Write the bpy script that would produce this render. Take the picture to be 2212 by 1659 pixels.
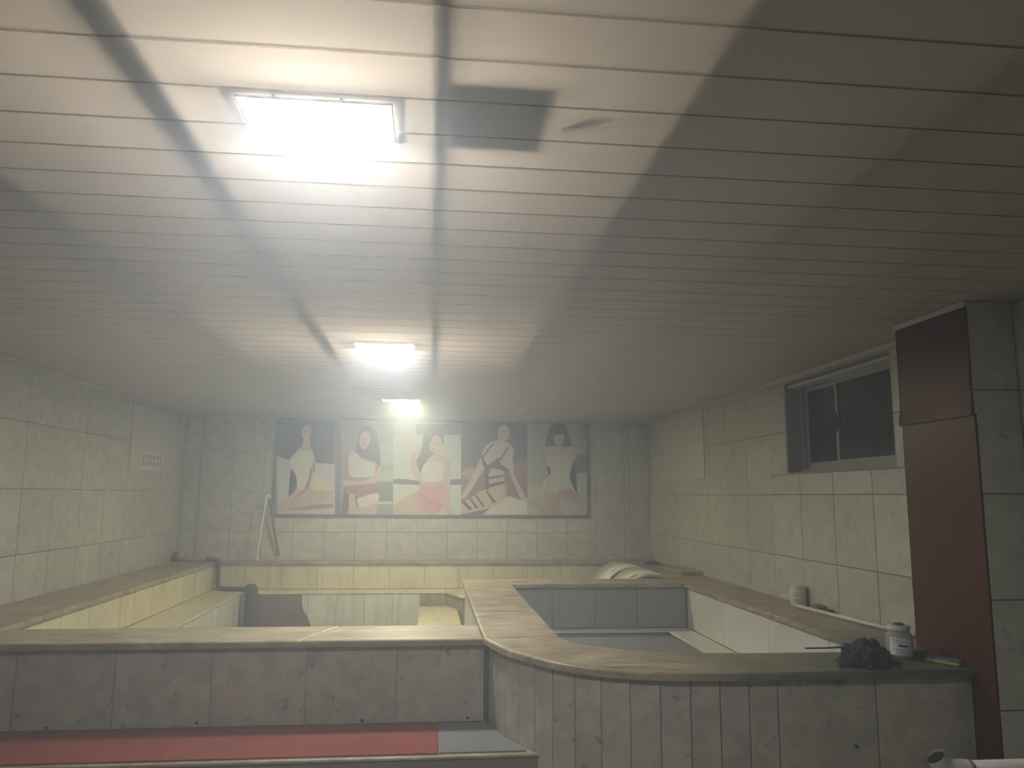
import bpy, bmesh, math, random
from mathutils import Vector, Matrix
random.seed(7)
for o in list(bpy.data.objects): bpy.data.objects.remove(o)
SC = bpy.context.scene
COL = SC.collection

# ------------------------------------------------------------------ camera
W, H = 2212, 1659
FPX = 1660.0; VPX, VPY = 930.0, 1070.0; ROLL = .0075
_c, _s = math.cos(ROLL), math.sin(ROLL)
_dx, _dy = VPX - W/2, VPY - H/2
_ux, _uy = _c*_dx + _s*_dy, -_s*_dx + _c*_dy
PITCH = math.atan(_uy/FPX); YAW = math.atan(-_ux*math.cos(PITCH)/FPX)
cp, sp, cy, sy = math.cos(PITCH), math.sin(PITCH), math.cos(YAW), math.sin(YAW)
CF = Vector((sy*cp, cy*cp, sp)); R0 = Vector((cy, -sy, 0)); D0 = -R0.cross(CF)
CR = _c*R0 - _s*D0; CU = -(_s*R0 + _c*D0)
EYE = Vector((0, 0, 1.5))
cam = bpy.data.cameras.new('camera'); cam.sensor_width = 36; cam.sensor_fit = 'HORIZONTAL'
cam.lens = 36*FPX/W; cam.clip_start = .02; cam.clip_end = 60
camo = bpy.data.objects.new('camera', cam); COL.objects.link(camo)
camo.matrix_world = Matrix(((CR.x, CU.x, -CF.x, EYE.x), (CR.y, CU.y, -CF.y, EYE.y), (CR.z, CU.z, -CF.z, EYE.z), (0, 0, 0, 1)))
SC.camera = camo
def ray(x, y): return (CF*FPX + CR*(x - W/2) - CU*(y - H/2)).normalized()
def ony(x, y, Y): d = ray(x, y); return EYE + d*(Y/d.y)
def onx(x, y, X): d = ray(x, y); return EYE + d*(X/d.x)
def onz(x, y, z): d = ray(x, y); return EYE + d*((z - EYE.z)/d.z)

# ------------------------------------------------------------------ world, exposure, lamp levels
wd = bpy.data.worlds.new('night'); SC.world = wd; wd.use_nodes = True
wd.node_tree.nodes['Background'].inputs[0].default_value = (.55, .7, .6, 1)
wd.node_tree.nodes['Background'].inputs[1].default_value = .012
# thin steam in the air everywhere
STEAM = .070          # scattering per metre
_N = wd.node_tree.nodes; _v = _N.new('ShaderNodeVolumeScatter'); _v.inputs['Color'].default_value = (.90, .955, 1, 1)
_v.inputs['Density'].default_value = STEAM; _v.inputs['Anisotropy'].default_value = .52
wd.node_tree.links.new(_v.outputs[0], _N['World Output'].inputs['Volume'])
SC.view_settings.view_transform = 'Standard'; SC.view_settings.look = 'None'
SC.view_settings.gamma = 1; SC.view_settings.use_curve_mapping = False
SC.view_settings.exposure = .96
LAMP = 120.0          # diffuser radiance of a cool panel
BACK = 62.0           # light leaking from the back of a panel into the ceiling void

# ------------------------------------------------------------------ main measures (metres)
XL, XR, YB, ZC = -2.86, 2.67, 9.35, 2.41
YF = -2.2
ZT = .75              # coping top
ZSL = 2.80            # slab over the ceiling void

# ------------------------------------------------------------------ materials
MATS = {}
def nt(name):
    m = bpy.data.materials.new(name); m.use_nodes = True
    return m, m.node_tree.nodes, m.node_tree.links, m.node_tree.nodes['Principled BSDF']
def plain(name, col, rough=.5, metal=0., spec=.5, trans=0., alpha=1., bump=0., bscale=60., ior=1.45, var=.12, nscale=8.):
    m, N, L, b = nt(name)
    b.inputs['Roughness'].default_value = rough; b.inputs['Metallic'].default_value = metal
    b.inputs['Specular IOR Level'].default_value = spec; b.inputs['IOR'].default_value = ior
    b.inputs['Transmission Weight'].default_value = trans
    tc = N.new('ShaderNodeTexCoord')
    n = N.new('ShaderNodeTexNoise'); n.inputs['Scale'].default_value = nscale; n.inputs['Detail'].default_value = 5
    L.new(tc.outputs['Object'], n.inputs['Vector'])
    r = N.new('ShaderNodeMix'); r.data_type = 'RGBA'
    r.inputs[6].default_value = tuple(c*(1-var) for c in col[:3]) + (1,)
    r.inputs[7].default_value = tuple(min(1, c*(1+var)) for c in col[:3]) + (1,)
    L.new(n.outputs['Fac'], r.inputs[0]); L.new(r.outputs[2], b.inputs['Base Color'])
    if bump:
        n2 = N.new('ShaderNodeTexNoise'); n2.inputs['Scale'].default_value = bscale; n2.inputs['Detail'].default_value = 4
        L.new(tc.outputs['Object'], n2.inputs['Vector'])
        bp = N.new('ShaderNodeBump'); bp.inputs['Strength'].default_value = bump; bp.inputs['Distance'].default_value = .01
        L.new(n2.outputs['Fac'], bp.inputs['Height']); L.new(bp.outputs['Normal'], b.inputs['Normal'])
    MATS[name] = m; return m
def tilemat(name, base, dark, tint, rough=.35, blot=.55, scale=9., stain=None, stainamt=.0):
    """glazed tile: mottled glaze, sparse darker blots, slight difference from tile to tile"""
    m, N, L, b = nt(name)
    b.inputs['Roughness'].default_value = rough
    tc = N.new('ShaderNodeTexCoord'); oi = N.new('ShaderNodeObjectInfo')
    off = N.new('ShaderNodeVectorMath'); off.operation = 'MULTIPLY_ADD'
    L.new(oi.outputs['Random'], off.inputs[0]); off.inputs[1].default_value = (37, 53, 71); L.new(tc.outputs['Object'], off.inputs[2])
    n1 = N.new('ShaderNodeTexNoise'); n1.inputs['Scale'].default_value = scale; n1.inputs['Detail'].default_value = 7; n1.inputs['Roughness'].default_value = .62
    n2 = N.new('ShaderNodeTexNoise'); n2.inputs['Scale'].default_value = scale*.35; n2.inputs['Detail'].default_value = 3
    n3 = N.new('ShaderNodeTexVoronoi'); n3.inputs['Scale'].default_value = scale*1.1
    nw = N.new('ShaderNodeTexNoise'); nw.inputs['Scale'].default_value = scale*2.5; nw.inputs['Detail'].default_value = 4
    L.new(off.outputs[0], nw.inputs['Vector'])
    ad = N.new('ShaderNodeVectorMath'); ad.operation = 'MULTIPLY_ADD'; ad.inputs[1].default_value = (.12, .12, .12)
    L.new(nw.outputs['Color'], ad.inputs[0]); L.new(off.outputs[0], ad.inputs[2]); L.new(ad.outputs[0], n3.inputs['Vector'])
    for n in (n1, n2): L.new(off.outputs[0], n.inputs['Vector'])
    r1 = N.new('ShaderNodeValToRGB'); r1.color_ramp.elements[0].position = .41; r1.color_ramp.elements[1].position = .59
    r1.color_ramp.elements[0].color = (*dark, 1); r1.color_ramp.elements[1].color = (*base, 1)
    L.new(n1.outputs['Fac'], r1.inputs[0])
    mt = N.new('ShaderNodeMix'); mt.data_type = 'RGBA'; mt.inputs[7].default_value = (*tint, 1)
    r2 = N.new('ShaderNodeMapRange'); r2.inputs[1].default_value = .45; r2.inputs[2].default_value = .7; r2.inputs[4].default_value = .55
    L.new(n2.outputs['Fac'], r2.inputs[0]); L.new(r2.outputs[0], mt.inputs[0]); L.new(r1.outputs[0], mt.inputs[6])
    bl = N.new('ShaderNodeMapRange'); bl.inputs[1].default_value = .10; bl.inputs[2].default_value = .24; bl.inputs[3].default_value = blot; bl.inputs[4].default_value = 0
    L.new(n3.outputs['Distance'], bl.inputs[0])
    gate = N.new('ShaderNodeMapRange'); gate.inputs[1].default_value = .45; gate.inputs[2].default_value = .54
    L.new(nw.outputs['Fac'], gate.inputs[0])
    mu = N.new('ShaderNodeMath'); mu.operation = 'MULTIPLY'; L.new(bl.outputs[0], mu.inputs[0]); L.new(gate.outputs[0], mu.inputs[1])
    mb = N.new('ShaderNodeMix'); mb.data_type = 'RGBA'; mb.inputs[7].default_value = tuple(c*.45 for c in dark) + (1,)
    L.new(mu.outputs[0], mb.inputs[0]); L.new(mt.outputs[2], mb.inputs[6])
    last = mb.outputs[2]
    if stain:
        ns = N.new('ShaderNodeTexNoise'); ns.inputs['Scale'].default_value = 1; ns.inputs['Detail'].default_value = 5
        sc = N.new('ShaderNodeVectorMath'); sc.operation = 'MULTIPLY'; sc.inputs[1].default_value = (14, 1.5, 14)
        L.new(off.outputs[0], sc.inputs[0]); L.new(sc.outputs[0], ns.inputs['Vector'])
        rs = N.new('ShaderNodeMapRange'); rs.inputs[1].default_value = .52; rs.inputs[2].default_value = .72; rs.inputs[4].default_value = stainamt
        L.new(ns.outputs['Fac'], rs.inputs[0])
        ms = N.new('ShaderNodeMix'); ms.data_type = 'RGBA'; ms.inputs[7].default_value = (*stain, 1)
        L.new(rs.outputs[0], ms.inputs[0]); L.new(last, ms.inputs[6]); last = ms.outputs[2]
    hs = N.new('ShaderNodeHueSaturation')
    v = N.new('ShaderNodeMapRange'); v.inputs[3].default_value = .93; v.inputs[4].default_value = 1.06
    L.new(oi.outputs['Random'], v.inputs[0]); L.new(v.outputs[0], hs.inputs['Value']); L.new(last, hs.inputs['Color'])
    L.new(hs.outputs[0], b.inputs['Base Color'])
    bp = N.new('ShaderNodeBump'); bp.inputs['Strength'].default_value = .06; bp.inputs['Distance'].default_value = .01
    L.new(n1.outputs['Fac'], bp.inputs['Height']); L.new(bp.outputs['Normal'], b.inputs['Normal'])
    MATS[name] = m; return m
tilemat('wall_tile', (.61, .60, .495), (.50, .49, .41), (.56, .53, .47))
tilemat('front_tile', (.54, .515, .40), (.42, .395, .31), (.49, .43, .375), blot=.85)
tilemat('cream_tile', (.74, .70, .47), (.67, .62, .41), (.70, .64, .44), blot=.15, scale=5, stain=(.30, .17, .07), stainamt=.35)
tilemat('pale_tile', (.70, .72, .61), (.64, .66, .55), (.68, .65, .53), blot=.1, scale=4, stain=(.36, .29, .18), stainamt=.5)
tilemat('grey_tile', (.36, .365, .325), (.32, .325, .29), (.35, .345, .31), blot=.1, scale=4)
tilemat('white_tile', (.72, .70, .62), (.67, .65, .57), (.70, .67, .58), blot=.05, scale=3)
plain('grout', (.36, .34, .28), .9)
plain('pool_core', (.42, .40, .34), .8)
plain('step_riser', (.23, .195, .15), .7, bump=.2)
tilemat('stained_tile', (.40, .35, .24), (.26, .22, .14), (.34, .27, .17), blot=.6, scale=12)
plain('slate', (.27, .27, .275), .35, var=.05, nscale=3)
plain('concrete', (.70, .68, .64), .9, bump=.3)
plain('floor_screed', (.20, .18, .15), .6, bump=.2)
plain('trim_white', (.66, .64, .57), .4)
plain('lamp_white', (.8, .8, .8), .35)
plain('batten', (.05, .05, .05), .8)
plain('driver', (.07, .07, .07), .6)
plain('aluminium', (.33, .34, .29), .4, metal=.2)
plain('black_plastic', (.015, .015, .015), .4)
plain('reveal', (.28, .29, .27), .6)
plain('board', (.62, .60, .52), .55, var=.03)
plain('paper', (.74, .73, .69), .6, var=.03)
plain('ink_red', (.33, .12, .06), .7)
plain('pipe_paint', (.36, .33, .25), .5)
plain('pipe_dark', (.10, .095, .085), .6, bump=.3, bscale=20)
plain('rail_white', (.80, .78, .68), .3)
plain('rail_dark', (.16, .16, .14), .45)
plain('patch_dark', (.20, .17, .14), .9, bump=.5, bscale=30, var=.25)
plain('hose', (.105, .105, .115), .6)
plain('white_enamel', (.80, .79, .68), .3, var=.05)
plain('lounger_side', (.25, .24, .21), .5)
plain('rust', (.28, .16, .05), .8)
plain('pvc_white', (.70, .68, .60), .35)
plain('hole', (.012, .01, .012), .9)
plain('sponge_yellow', (.42, .20, .03), .9, bump=1., bscale=150)
plain('sponge_blue', (.16, .28, .30), .9, bump=1., bscale=150)
plain('sponge_edge', (.55, .38, .14), .9)
plain('soap_pink', (.42, .30, .26), .45)
plain('green_scrub', (.03, .06, .015), .95, bump=1., bscale=120)
plain('mesh_net', (.045, .045, .05), .7, bump=1., bscale=90, var=.5, nscale=60)
plain('wire', (.05, .05, .055), .4, metal=.4)
plain('dark_cloth', (.06, .065, .09), .9)
plain('label_white', (.82, .83, .84), .45, var=.03)
plain('ink_blue', (.02, .03, .22), .6)
plain('ink_grey', (.35, .36, .42), .6)
plain('jar_lid', (.13, .13, .12), .4)
plain('gleam_blue', (.30, .62, .70), .3)
plain('grey_mat', (.25, .24, .235), .3, bump=1., bscale=120, var=.45, nscale=90)
plain('screw', (.6, .6, .6), .3, metal=.8)
# brown laminate
m = plain('brown_panel', (.095, .030, .011), .34, spec=.3, bump=.06, bscale=6, var=.2, nscale=1.5)
# clear glass
m = plain('jar_plastic', (.85, .87, .88), .12, trans=.75, ior=1.2)
m, N, L, b = nt('window_glass'); b.inputs['Base Color'].default_value = (.035, .04, .035, 1); b.inputs['Roughness'].default_value = .12
b.inputs['Transmission Weight'].default_value = .25; MATS['window_glass'] = m
# red ribbed rubber mat
m, N, L, b = nt('red_mat'); tc = N.new('ShaderNodeTexCoord')
wv = N.new('ShaderNodeTexWave'); wv.inputs['Scale'].default_value = 26; wv.wave_type = 'BANDS'; wv.bands_direction = 'X'
n1 = N.new('ShaderNodeTexNoise'); n1.inputs['Scale'].default_value = 6; n1.inputs['Detail'].default_value = 6
L.new(tc.outputs['Object'], wv.inputs['Vector']); L.new(tc.outputs['Object'], n1.inputs['Vector'])
r = N.new('ShaderNodeMix'); r.data_type = 'RGBA'; r.inputs[6].default_value = (.22, .050, .034, 1); r.inputs[7].default_value = (.35, .088, .062, 1)
L.new(n1.outputs['Fac'], r.inputs[0]); L.new(r.outputs[2], b.inputs['Base Color']); b.inputs['Roughness'].default_value = .38
bp = N.new('ShaderNodeBump'); bp.inputs['Strength'].default_value = .5; bp.inputs['Distance'].default_value = .004
L.new(wv.outputs['Fac'], bp.inputs['Height']); L.new(bp.outputs['Normal'], b.inputs['Normal']); MATS['red_mat'] = m
# worn stone coping; green slime grows on the end by the brown column
m, N, L, b = nt('coping_stone'); tc = N.new('ShaderNodeTexCoord')
st = N.new('ShaderNodeVectorMath'); st.operation = 'MULTIPLY'; st.inputs[1].default_value = (1.5, 4.2, 4)
L.new(tc.outputs['Object'], st.inputs[0])
n1 = N.new('ShaderNodeTexNoise'); n1.inputs['Scale'].default_value = 2.6; n1.inputs['Detail'].default_value = 9; n1.inputs['Roughness'].default_value = .66; n1.inputs['Distortion'].default_value = 1.1
n2 = N.new('ShaderNodeTexNoise'); n2.inputs['Scale'].default_value = 1.7; n2.inputs['Detail'].default_value = 5
L.new(st.outputs[0], n1.inputs['Vector']); L.new(tc.outputs['Object'], n2.inputs['Vector'])
r1 = N.new('ShaderNodeValToRGB'); e = r1.color_ramp.elements
e[0].position = .34; e[0].color = (.21, .145, .085, 1); e[1].position = .70; e[1].color = (.60, .56, .45, 1)
x = e.new(.47); x.color = (.36, .29, .18, 1); x = e.new(.58); x.color = (.43, .37, .245, 1); L.new(n1.outputs['Fac'], r1.inputs[0])
sx = N.new('ShaderNodeSeparateXYZ'); L.new(tc.outputs['Object'], sx.inputs[0])
ma = N.new('ShaderNodeMath'); ma.operation = 'MULTIPLY_ADD'; ma.inputs[1].default_value = 1.4; L.new(n2.outputs['Fac'], ma.inputs[0]); L.new(sx.outputs[0], ma.inputs[2])
rx = N.new('ShaderNodeMapRange'); rx.inputs[1].default_value = 1.5; rx.inputs[2].default_value = 2.9; L.new(ma.outputs[0], rx.inputs[0])
ry = N.new('ShaderNodeMapRange'); ry.inputs[1].default_value = 4.6; ry.inputs[2].default_value = 3.9; L.new(sx.outputs[1], ry.inputs[0])
mm = N.new('ShaderNodeMath'); mm.operation = 'MULTIPLY'; L.new(rx.outputs[0], mm.inputs[0]); L.new(ry.outputs[0], mm.inputs[1])
mg = N.new('ShaderNodeMix'); mg.data_type = 'RGBA'; mg.inputs[7].default_value = (.10, .118, .07, 1)
L.new(mm.outputs[0], mg.inputs[0]); L.new(r1.outputs[0], mg.inputs[6]); L.new(mg.outputs[2], b.inputs['Base Color'])
rr = N.new('ShaderNodeMapRange'); rr.inputs[3].default_value = .22; rr.inputs[4].default_value = .5; L.new(n2.outputs['Fac'], rr.inputs[0]); L.new(rr.outputs[0], b.inputs['Roughness'])
bp = N.new('ShaderNodeBump'); bp.inputs['Strength'].default_value = .15; bp.inputs['Distance'].default_value = .01
L.new(n1.outputs['Fac'], bp.inputs['Height']); L.new(bp.outputs['Normal'], b.inputs['Normal']); MATS['coping_stone'] = m
# thin plastic ceiling panel: glossy skin that lets light through
m, N, L, b = nt('ceiling_plastic'); out = N['Material Output']
b.inputs['Base Color'].default_value = (.80, .73, .59, 1); b.inputs['Roughness'].default_value = .45
tl = N.new('ShaderNodeBsdfTranslucent'); tl.inputs[0].default_value = (.95, .86, .76, 1)
mx = N.new('ShaderNodeMixShader'); mx.inputs[0].default_value = .30
L.new(b.outputs[0], mx.inputs[1]); L.new(tl.outputs[0], mx.inputs[2]); L.new(mx.outputs[0], out.inputs['Surface'])
tc = N.new('ShaderNodeTexCoord'); sc = N.new('ShaderNodeVectorMath'); sc.operation = 'MULTIPLY'; sc.inputs[1].default_value = (1.2, 30, 1)
n1 = N.new('ShaderNodeTexNoise'); n1.inputs['Scale'].default_value = 2; n1.inputs['Detail'].default_value = 4
L.new(tc.outputs['Object'], sc.inputs[0]); L.new(sc.outputs[0], n1.inputs['Vector'])
bp = N.new('ShaderNodeBump'); bp.inputs['Strength'].default_value = .12; bp.inputs['Distance'].default_value = .01
L.new(n1.outputs['Fac'], bp.inputs['Height']); L.new(bp.outputs['Normal'], b.inputs['Normal']); MATS['ceiling_plastic'] = m
m, N, L, b = nt('panel_seam'); out = N['Material Output']
b.inputs['Base Color'].default_value = (.50, .455, .37, 1); b.inputs['Roughness'].default_value = .6
tl = N.new('ShaderNodeBsdfTranslucent'); tl.inputs[0].default_value = (.9, .82, .74, 1)
mx = N.new('ShaderNodeMixShader'); mx.inputs[0].default_value = .18
L.new(b.outputs[0], mx.inputs[1]); L.new(tl.outputs[0], mx.inputs[2]); L.new(mx.outputs[0], out.inputs['Surface']); MATS['panel_seam'] = m
def emit(name, col, s):
    m = bpy.data.materials.new(name); m.use_nodes = True; N = m.node_tree.nodes; L = m.node_tree.links
    N.remove(N['Principled BSDF']); e = N.new('ShaderNodeEmission'); e.inputs[0].default_value = (*col, 1); e.inputs[1].default_value = s
    L.new(e.outputs[0], N['Material Output'].inputs[0]); MATS[name] = m
emit('led_cool', (.96, .985, 1.0), LAMP)
emit('led_dimmer', (.94, .98, 1.0), LAMP*.68)
emit('sticker_glow', (.84, .95, 1.0), 3.)  # lamp light coming through the sticker, given as its own glow
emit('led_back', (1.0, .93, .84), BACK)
emit('led_warm', (1.0, .95, .68), LAMP*2.3)
emit('led_yellow', (1.0, .93, .38), 1.4)

# ------------------------------------------------------------------ mesh helpers
class MB:
    def __init__(s): s.v = []; s.f = []; s.m = []; s.sm = []
    def add(s, vs, fs, mi=0, smooth=False):
        o = len(s.v); s.v += [tuple(v) for v in vs]
        for f in fs: s.f.append(tuple(i + o for i in f)); s.m.append(mi); s.sm.append(smooth)
        return s
    def box(s, x0, x1, y0, y1, z0, z1, mi=0, c=0.):
        if c > 0:
            xs = (x0, x0+c, x1-c, x1); ys = (y0, y0+c, y1-c, y1); zs = (z0, z0+c, z1-c, z1)
            bm = bmesh.new(); bmesh.ops.create_cube(bm, size=1)
            for v in bm.verts: v.co = Vector(((x0+x1)/2 + v.co.x*(x1-x0), (y0+y1)/2 + v.co.y*(y1-y0), (z0+z1)/2 + v.co.z*(z1-z0)))
            bmesh.ops.bevel(bm, geom=list(bm.edges), offset=c, segments=2, affect='EDGES', profile=.6)
            bm.verts.index_update()
            s.add([v.co[:] for v in bm.verts], [[v.index for v in f.verts] for f in bm.faces], mi); bm.free(); return s
        vs = [(x0,y0,z0),(x1,y0,z0),(x1,y1,z0),(x0,y1,z0),(x0,y0,z1),(x1,y0,z1),(x1,y1,z1),(x0,y1,z1)]
        return s.add(vs, [(0,3,2,1),(4,5,6,7),(0,1,5,4),(1,2,6,5),(2,3,7,6),(3,0,4,7)], mi)
    def prism(s, poly, z0, z1, mi=0, round_top=0.):
        n = len(poly)
        def inset(d):
            out = []
            for i in range(n):
                a, b_, c_ = Vector(poly[i-1]), Vector(poly[i]), Vector(poly[(i+1) % n])
                e1 = (b_-a).normalized(); e2 = (c_-b_).normalized()
                n1 = Vector((-e1.y, e1.x)); n2 = Vector((-e2.y, e2.x)); k = n1 + n2
                k = k/max(.3, k.dot(n1)) if k.length > 1e-6 else n1
                out.append((b_.x + k.x*d, b_.y + k.y*d))
            return out
        rings = [(0., z0)]
        if round_top > 0:
            for t in (0, 30, 60, 90):
                a = math.radians(t); rings.append((round_top*(1-math.cos(a)), z1 - round_top + round_top*math.sin(a)))
        else: rings.append((0., z1))
        vs = []
        for d, z in rings: vs += [(p[0], p[1], z) for p in (inset(d) if d else poly)]
        fs = []
        for k in range(len(rings)-1):
            for i in range(n): fs.append((k*n+i, k*n+(i+1) % n, (k+1)*n+(i+1) % n, (k+1)*n+i))
        fs.append(tuple(reversed(range(n)))); fs.append(tuple((len(rings)-1)*n+i for i in range(n)))
        return s.add(vs, fs, mi)
    def tube(s, pts, r, seg=12, mi=0, caps=True):
        pts = [Vector(p) for p in pts]; rs = r if isinstance(r, (list, tuple)) else [r]*len(pts)
        vs = []; ref = None
        for i, p in enumerate(pts):
            t = (pts[min(i+1, len(pts)-1)] - pts[max(i-1, 0)]).normalized()
            if ref is None: ref = t.orthogonal().normalized()
            u = (ref - t*ref.dot(t)).normalized(); ref = u; w = t.cross(u)
            for k in range(seg):
                a = 2*math.pi*k/seg; vs.append(p + (u*math.cos(a) + w*math.sin(a))*rs[i])
        fs = [(i*seg+k, i*seg+(k+1) % seg, (i+1)*seg+(k+1) % seg, (i+1)*seg+k) for i in range(len(pts)-1) for k in range(seg)]
        if caps: fs += [tuple(reversed(range(seg))), tuple((len(pts)-1)*seg+k for k in range(seg))]
        return s.add(vs, fs, mi, True)
    def lathe(s, prof, c=(0, 0, 0), seg=32, mi=0, smooth=True):
        vs = [(c[0]+r*math.cos(2*math.pi*k/seg), c[1]+r*math.sin(2*math.pi*k/seg), c[2]+z) for r, z in prof for k in range(seg)]
        fs = [(i*seg+k, i*seg+(k+1) % seg, (i+1)*seg+(k+1) % seg, (i+1)*seg+k) for i in range(len(prof)-1) for k in range(seg)]
        return s.add(vs, fs, mi, smooth)
    def mesh(s, name, mats):
        me = bpy.data.meshes.new(name); me.from_pydata(s.v, [], s.f)
        for m in ([mats] if isinstance(mats, str) else mats): me.materials.append(MATS[m])
        for p, mi, sm in zip(me.polygons, s.m, s.sm): p.material_index = mi; p.use_smooth = sm
        me.validate(); me.update(); return me
    def build(s, name, mats, parent=None, loc=(0, 0, 0)):
        o = bpy.data.objects.new(name, s.mesh(name, mats)); COL.objects.link(o); o.location = loc
        if parent is not None: o.parent = parent
        return o
def tag(o, label, cat, group=None):
    o['label'] = label; o['category'] = cat
    if group: o['group'] = group
    return o
def struct(o): o['kind'] = 'structure'; return o
def thing(name, label, cat, loc=(0, 0, 0), group=None):
    o = bpy.data.objects.new(name, None); COL.objects.link(o); o.location = loc; o.empty_display_size = .1
    return tag(o, label, cat, group)
TM = {}
def tile(name, parent, p, u, v, w, h, mat, t=.009, ch=.002):
    """one glazed tile: p lower corner on the wall face, u along, v up, sticks out along u x v by t"""
    key = (round(w, 3), round(h, 3), mat, t)
    if key not in TM:
        b = MB(); vs = [(0,0,0),(w,0,0),(w,h,0),(0,h,0),(0,0,t-ch),(w,0,t-ch),(w,h,t-ch),(0,h,t-ch),(ch,ch,t),(w-ch,ch,t),(w-ch,h-ch,t),(ch,h-ch,t)]
        fs = [(3,2,1,0)] + [(i, (i+1) % 4, 4+(i+1) % 4, 4+i) for i in range(4)] + [(4+i, 4+(i+1) % 4, 8+(i+1) % 4, 8+i) for i in range(4)] + [(8,9,10,11)]
        TM[key] = b.add(vs, fs).mesh(name, mat)
    u = Vector(u).normalized(); v = Vector(v).normalized(); n = u.cross(v)
    o = bpy.data.objects.new(name, TM[key]); COL.objects.link(o)
    o.parent = parent
    o.matrix_basis = Matrix(((u.x, v.x, n.x, p[0]), (u.y, v.y, n.y, p[1]), (u.z, v.z, n.z, p[2]), (0, 0, 0, 1)))
    return o
GAP = .006
def grid(name, parent, origin, u, v, us, vs, mat, skip=None, t=.009):
    """tiles between the breaks us (along u) and vs (along v) measured from origin"""
    o = Vector(origin); u = Vector(u); v = Vector(v)
    for i in range(len(us)-1):
        for j in range(len(vs)-1):
            a0, a1, b0, b1 = us[i], us[i+1], vs[j], vs[j+1]
            rects = [(a0, a1, b0, b1)]
            if skip:
                s0, s1, q0, q1 = skip
                if a1 > s0 + 1e-4 and a0 < s1 - 1e-4 and b1 > q0 + 1e-4 and b0 < q1 - 1e-4:
                    rects = []
                    if b0 < q0: rects.append((a0, a1, b0, q0))
                    if b1 > q1: rects.append((a0, a1, q1, b1))
                    c0, c1 = max(b0, q0), min(b1, q1)
                    if a0 < s0: rects.append((a0, s0, c0, c1))
                    if a1 > s1: rects.append((s1, a1, c0, c1))
            for (x0, x1, y0, y1) in rects:
                if x1-x0 < .025 or y1-y0 < .025: continue
                p = o + u*(x0+GAP/2) + v*(y0+GAP/2)
                tile(name, parent, p, u, v, x1-x0-GAP, y1-y0-GAP, mat, t)
def steps(a, b, d, first=None):
    out = [a]; x = a + (first if first else d)
    while x < b - .03: out.append(x); x += d
    out.append(b); return out
def catmull(pts, n=6, closed=False):
    P = [Vector(p) for p in pts]; out = []; m = len(P)
    for i in range(m if closed else m-1):
        p1, p2 = P[i], P[(i+1) % m]
        p0 = P[i-1] if (closed or i > 0) else p1*2-p2
        p3 = P[(i+2) % m] if (closed or i+2 < m) else p2*2-p1
        for k in range(n):
            t = k/n
            out.append(.5*((2*p1) + (p2-p0)*t + (2*p0-5*p1+4*p2-p3)*t*t + (3*p1-p0-3*p2+p3)*t**3))
    if not closed: out.append(P[-1])
    return out

# ------------------------------------------------------------------ room shell
TT = .009
floor = struct(MB().box(XL-.3, XR+.5, YF-.2, YB+.3, -.15, 0).build('floor', 'floor_screed'))
ROWS = [0, .14, .604, 1.065, 1.525, 1.995, ZC]
wl = struct(MB().box(XL-.3, XL-TT, YF-.2, YB+.3, 0, ZSL).build('wall_left', 'grout'))
grid('wall_tile', wl, (XL-TT, 0, 0), (0, 1, 0), (0, 0, 1), steps(3.0, YB, .465), ROWS[2:], 'wall_tile')
wb = struct(MB().box(XL-TT, XR+TT, YB+TT, YB+.3, 0, ZSL).build('wall_back', 'grout'))
grid('wall_tile', wb, (XL, YB+TT, 0), (1, 0, 0), (0, 0, 1), steps(0, XR-XL, .36, .19), ROWS[2:], 'wall_tile')
WY0, WY1, WZ0, WZ1 = 4.20, 5.58, 1.675, 2.37
b = MB()
x0, x1 = XR+TT, XR+.30
b.box(x0, x1, YF-.2, WY0, 0, ZSL); b.box(x0, x1, WY1, YB+.3, 0, ZSL); b.box(x0, x1, WY0, WY1, 0, WZ0); b.box(x0, x1, WY0, WY1, WZ1, ZSL)
wr = struct(b.build('wall_right', 'grout'))
us = [-y for y in reversed(steps(2.3, YB, .465, .30))]
grid('wall_tile', wr, (XR+TT, 0, 0), (0, -1, 0), (0, 0, 1), us, ROWS, 'wall_tile', skip=(-WY1, -WY0, WZ0, WZ1))
wf = struct(MB().box(XL-.3, XR+.3, YF-.2, YF, 0, ZSL).build('wall_front', 'board'))

# ceiling: slab, battens and one object per plastic panel
ceil = struct(MB().box(XL-.3, XR+.3, YF-.2, YB+.3, ZSL, ZSL+.12).build('ceiling', 'concrete'))
PW = .175; Y0 = 1.512
k0 = math.floor((YF - Y0)/PW); y = Y0 + k0*PW
LAMPS = [(-.290, 1.800), (-.30, Y0 + 18*PW + .045), (-.305, Y0 + 34*PW + .012)]
LW, LD = .362, .180
def panel_mesh(x0, x1):
    """thin plastic channel: flat face, lips turned up at both edges, recessed tongue"""
    b = MB(); g = .009; h = .0035
    prof = [(0, h), (0, 0), (PW-g, 0), (PW-g, h), (PW+.002, h)]
    for i in range(4):
        (ya, za), (yb, zb) = prof[i], prof[i+1]
        b.add([(x0, ya, za), (x1, ya, za), (x1, yb, zb), (x0, yb, zb)], [(0, 1, 2, 3)], 0 if i == 1 else 1)
    return b.mesh('ceiling_panel', ['ceiling_plastic', 'panel_seam'])
pm = panel_mesh(XL+.002, XR-.002)
yy = y
while yy < YB - .02:
    o = bpy.data.objects.new('ceiling_panel', pm); COL.objects.link(o); o.location = (0, yy, ZC); o.parent = ceil
    yy += PW
for x in (-2.5, -1.9, -1.28, -.655, 0.0, .605, 1.22, 1.84, 2.46):
    hh = {-.655: .022, 0.0: .014, .605: .20}.get(x, .13)
    w = .036 if x != 0 else .018
    MB().box(x-w, x+w, YF, YB, ZC+.010, ZC+.010+hh).build('batten', 'batten', ceil)

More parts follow.
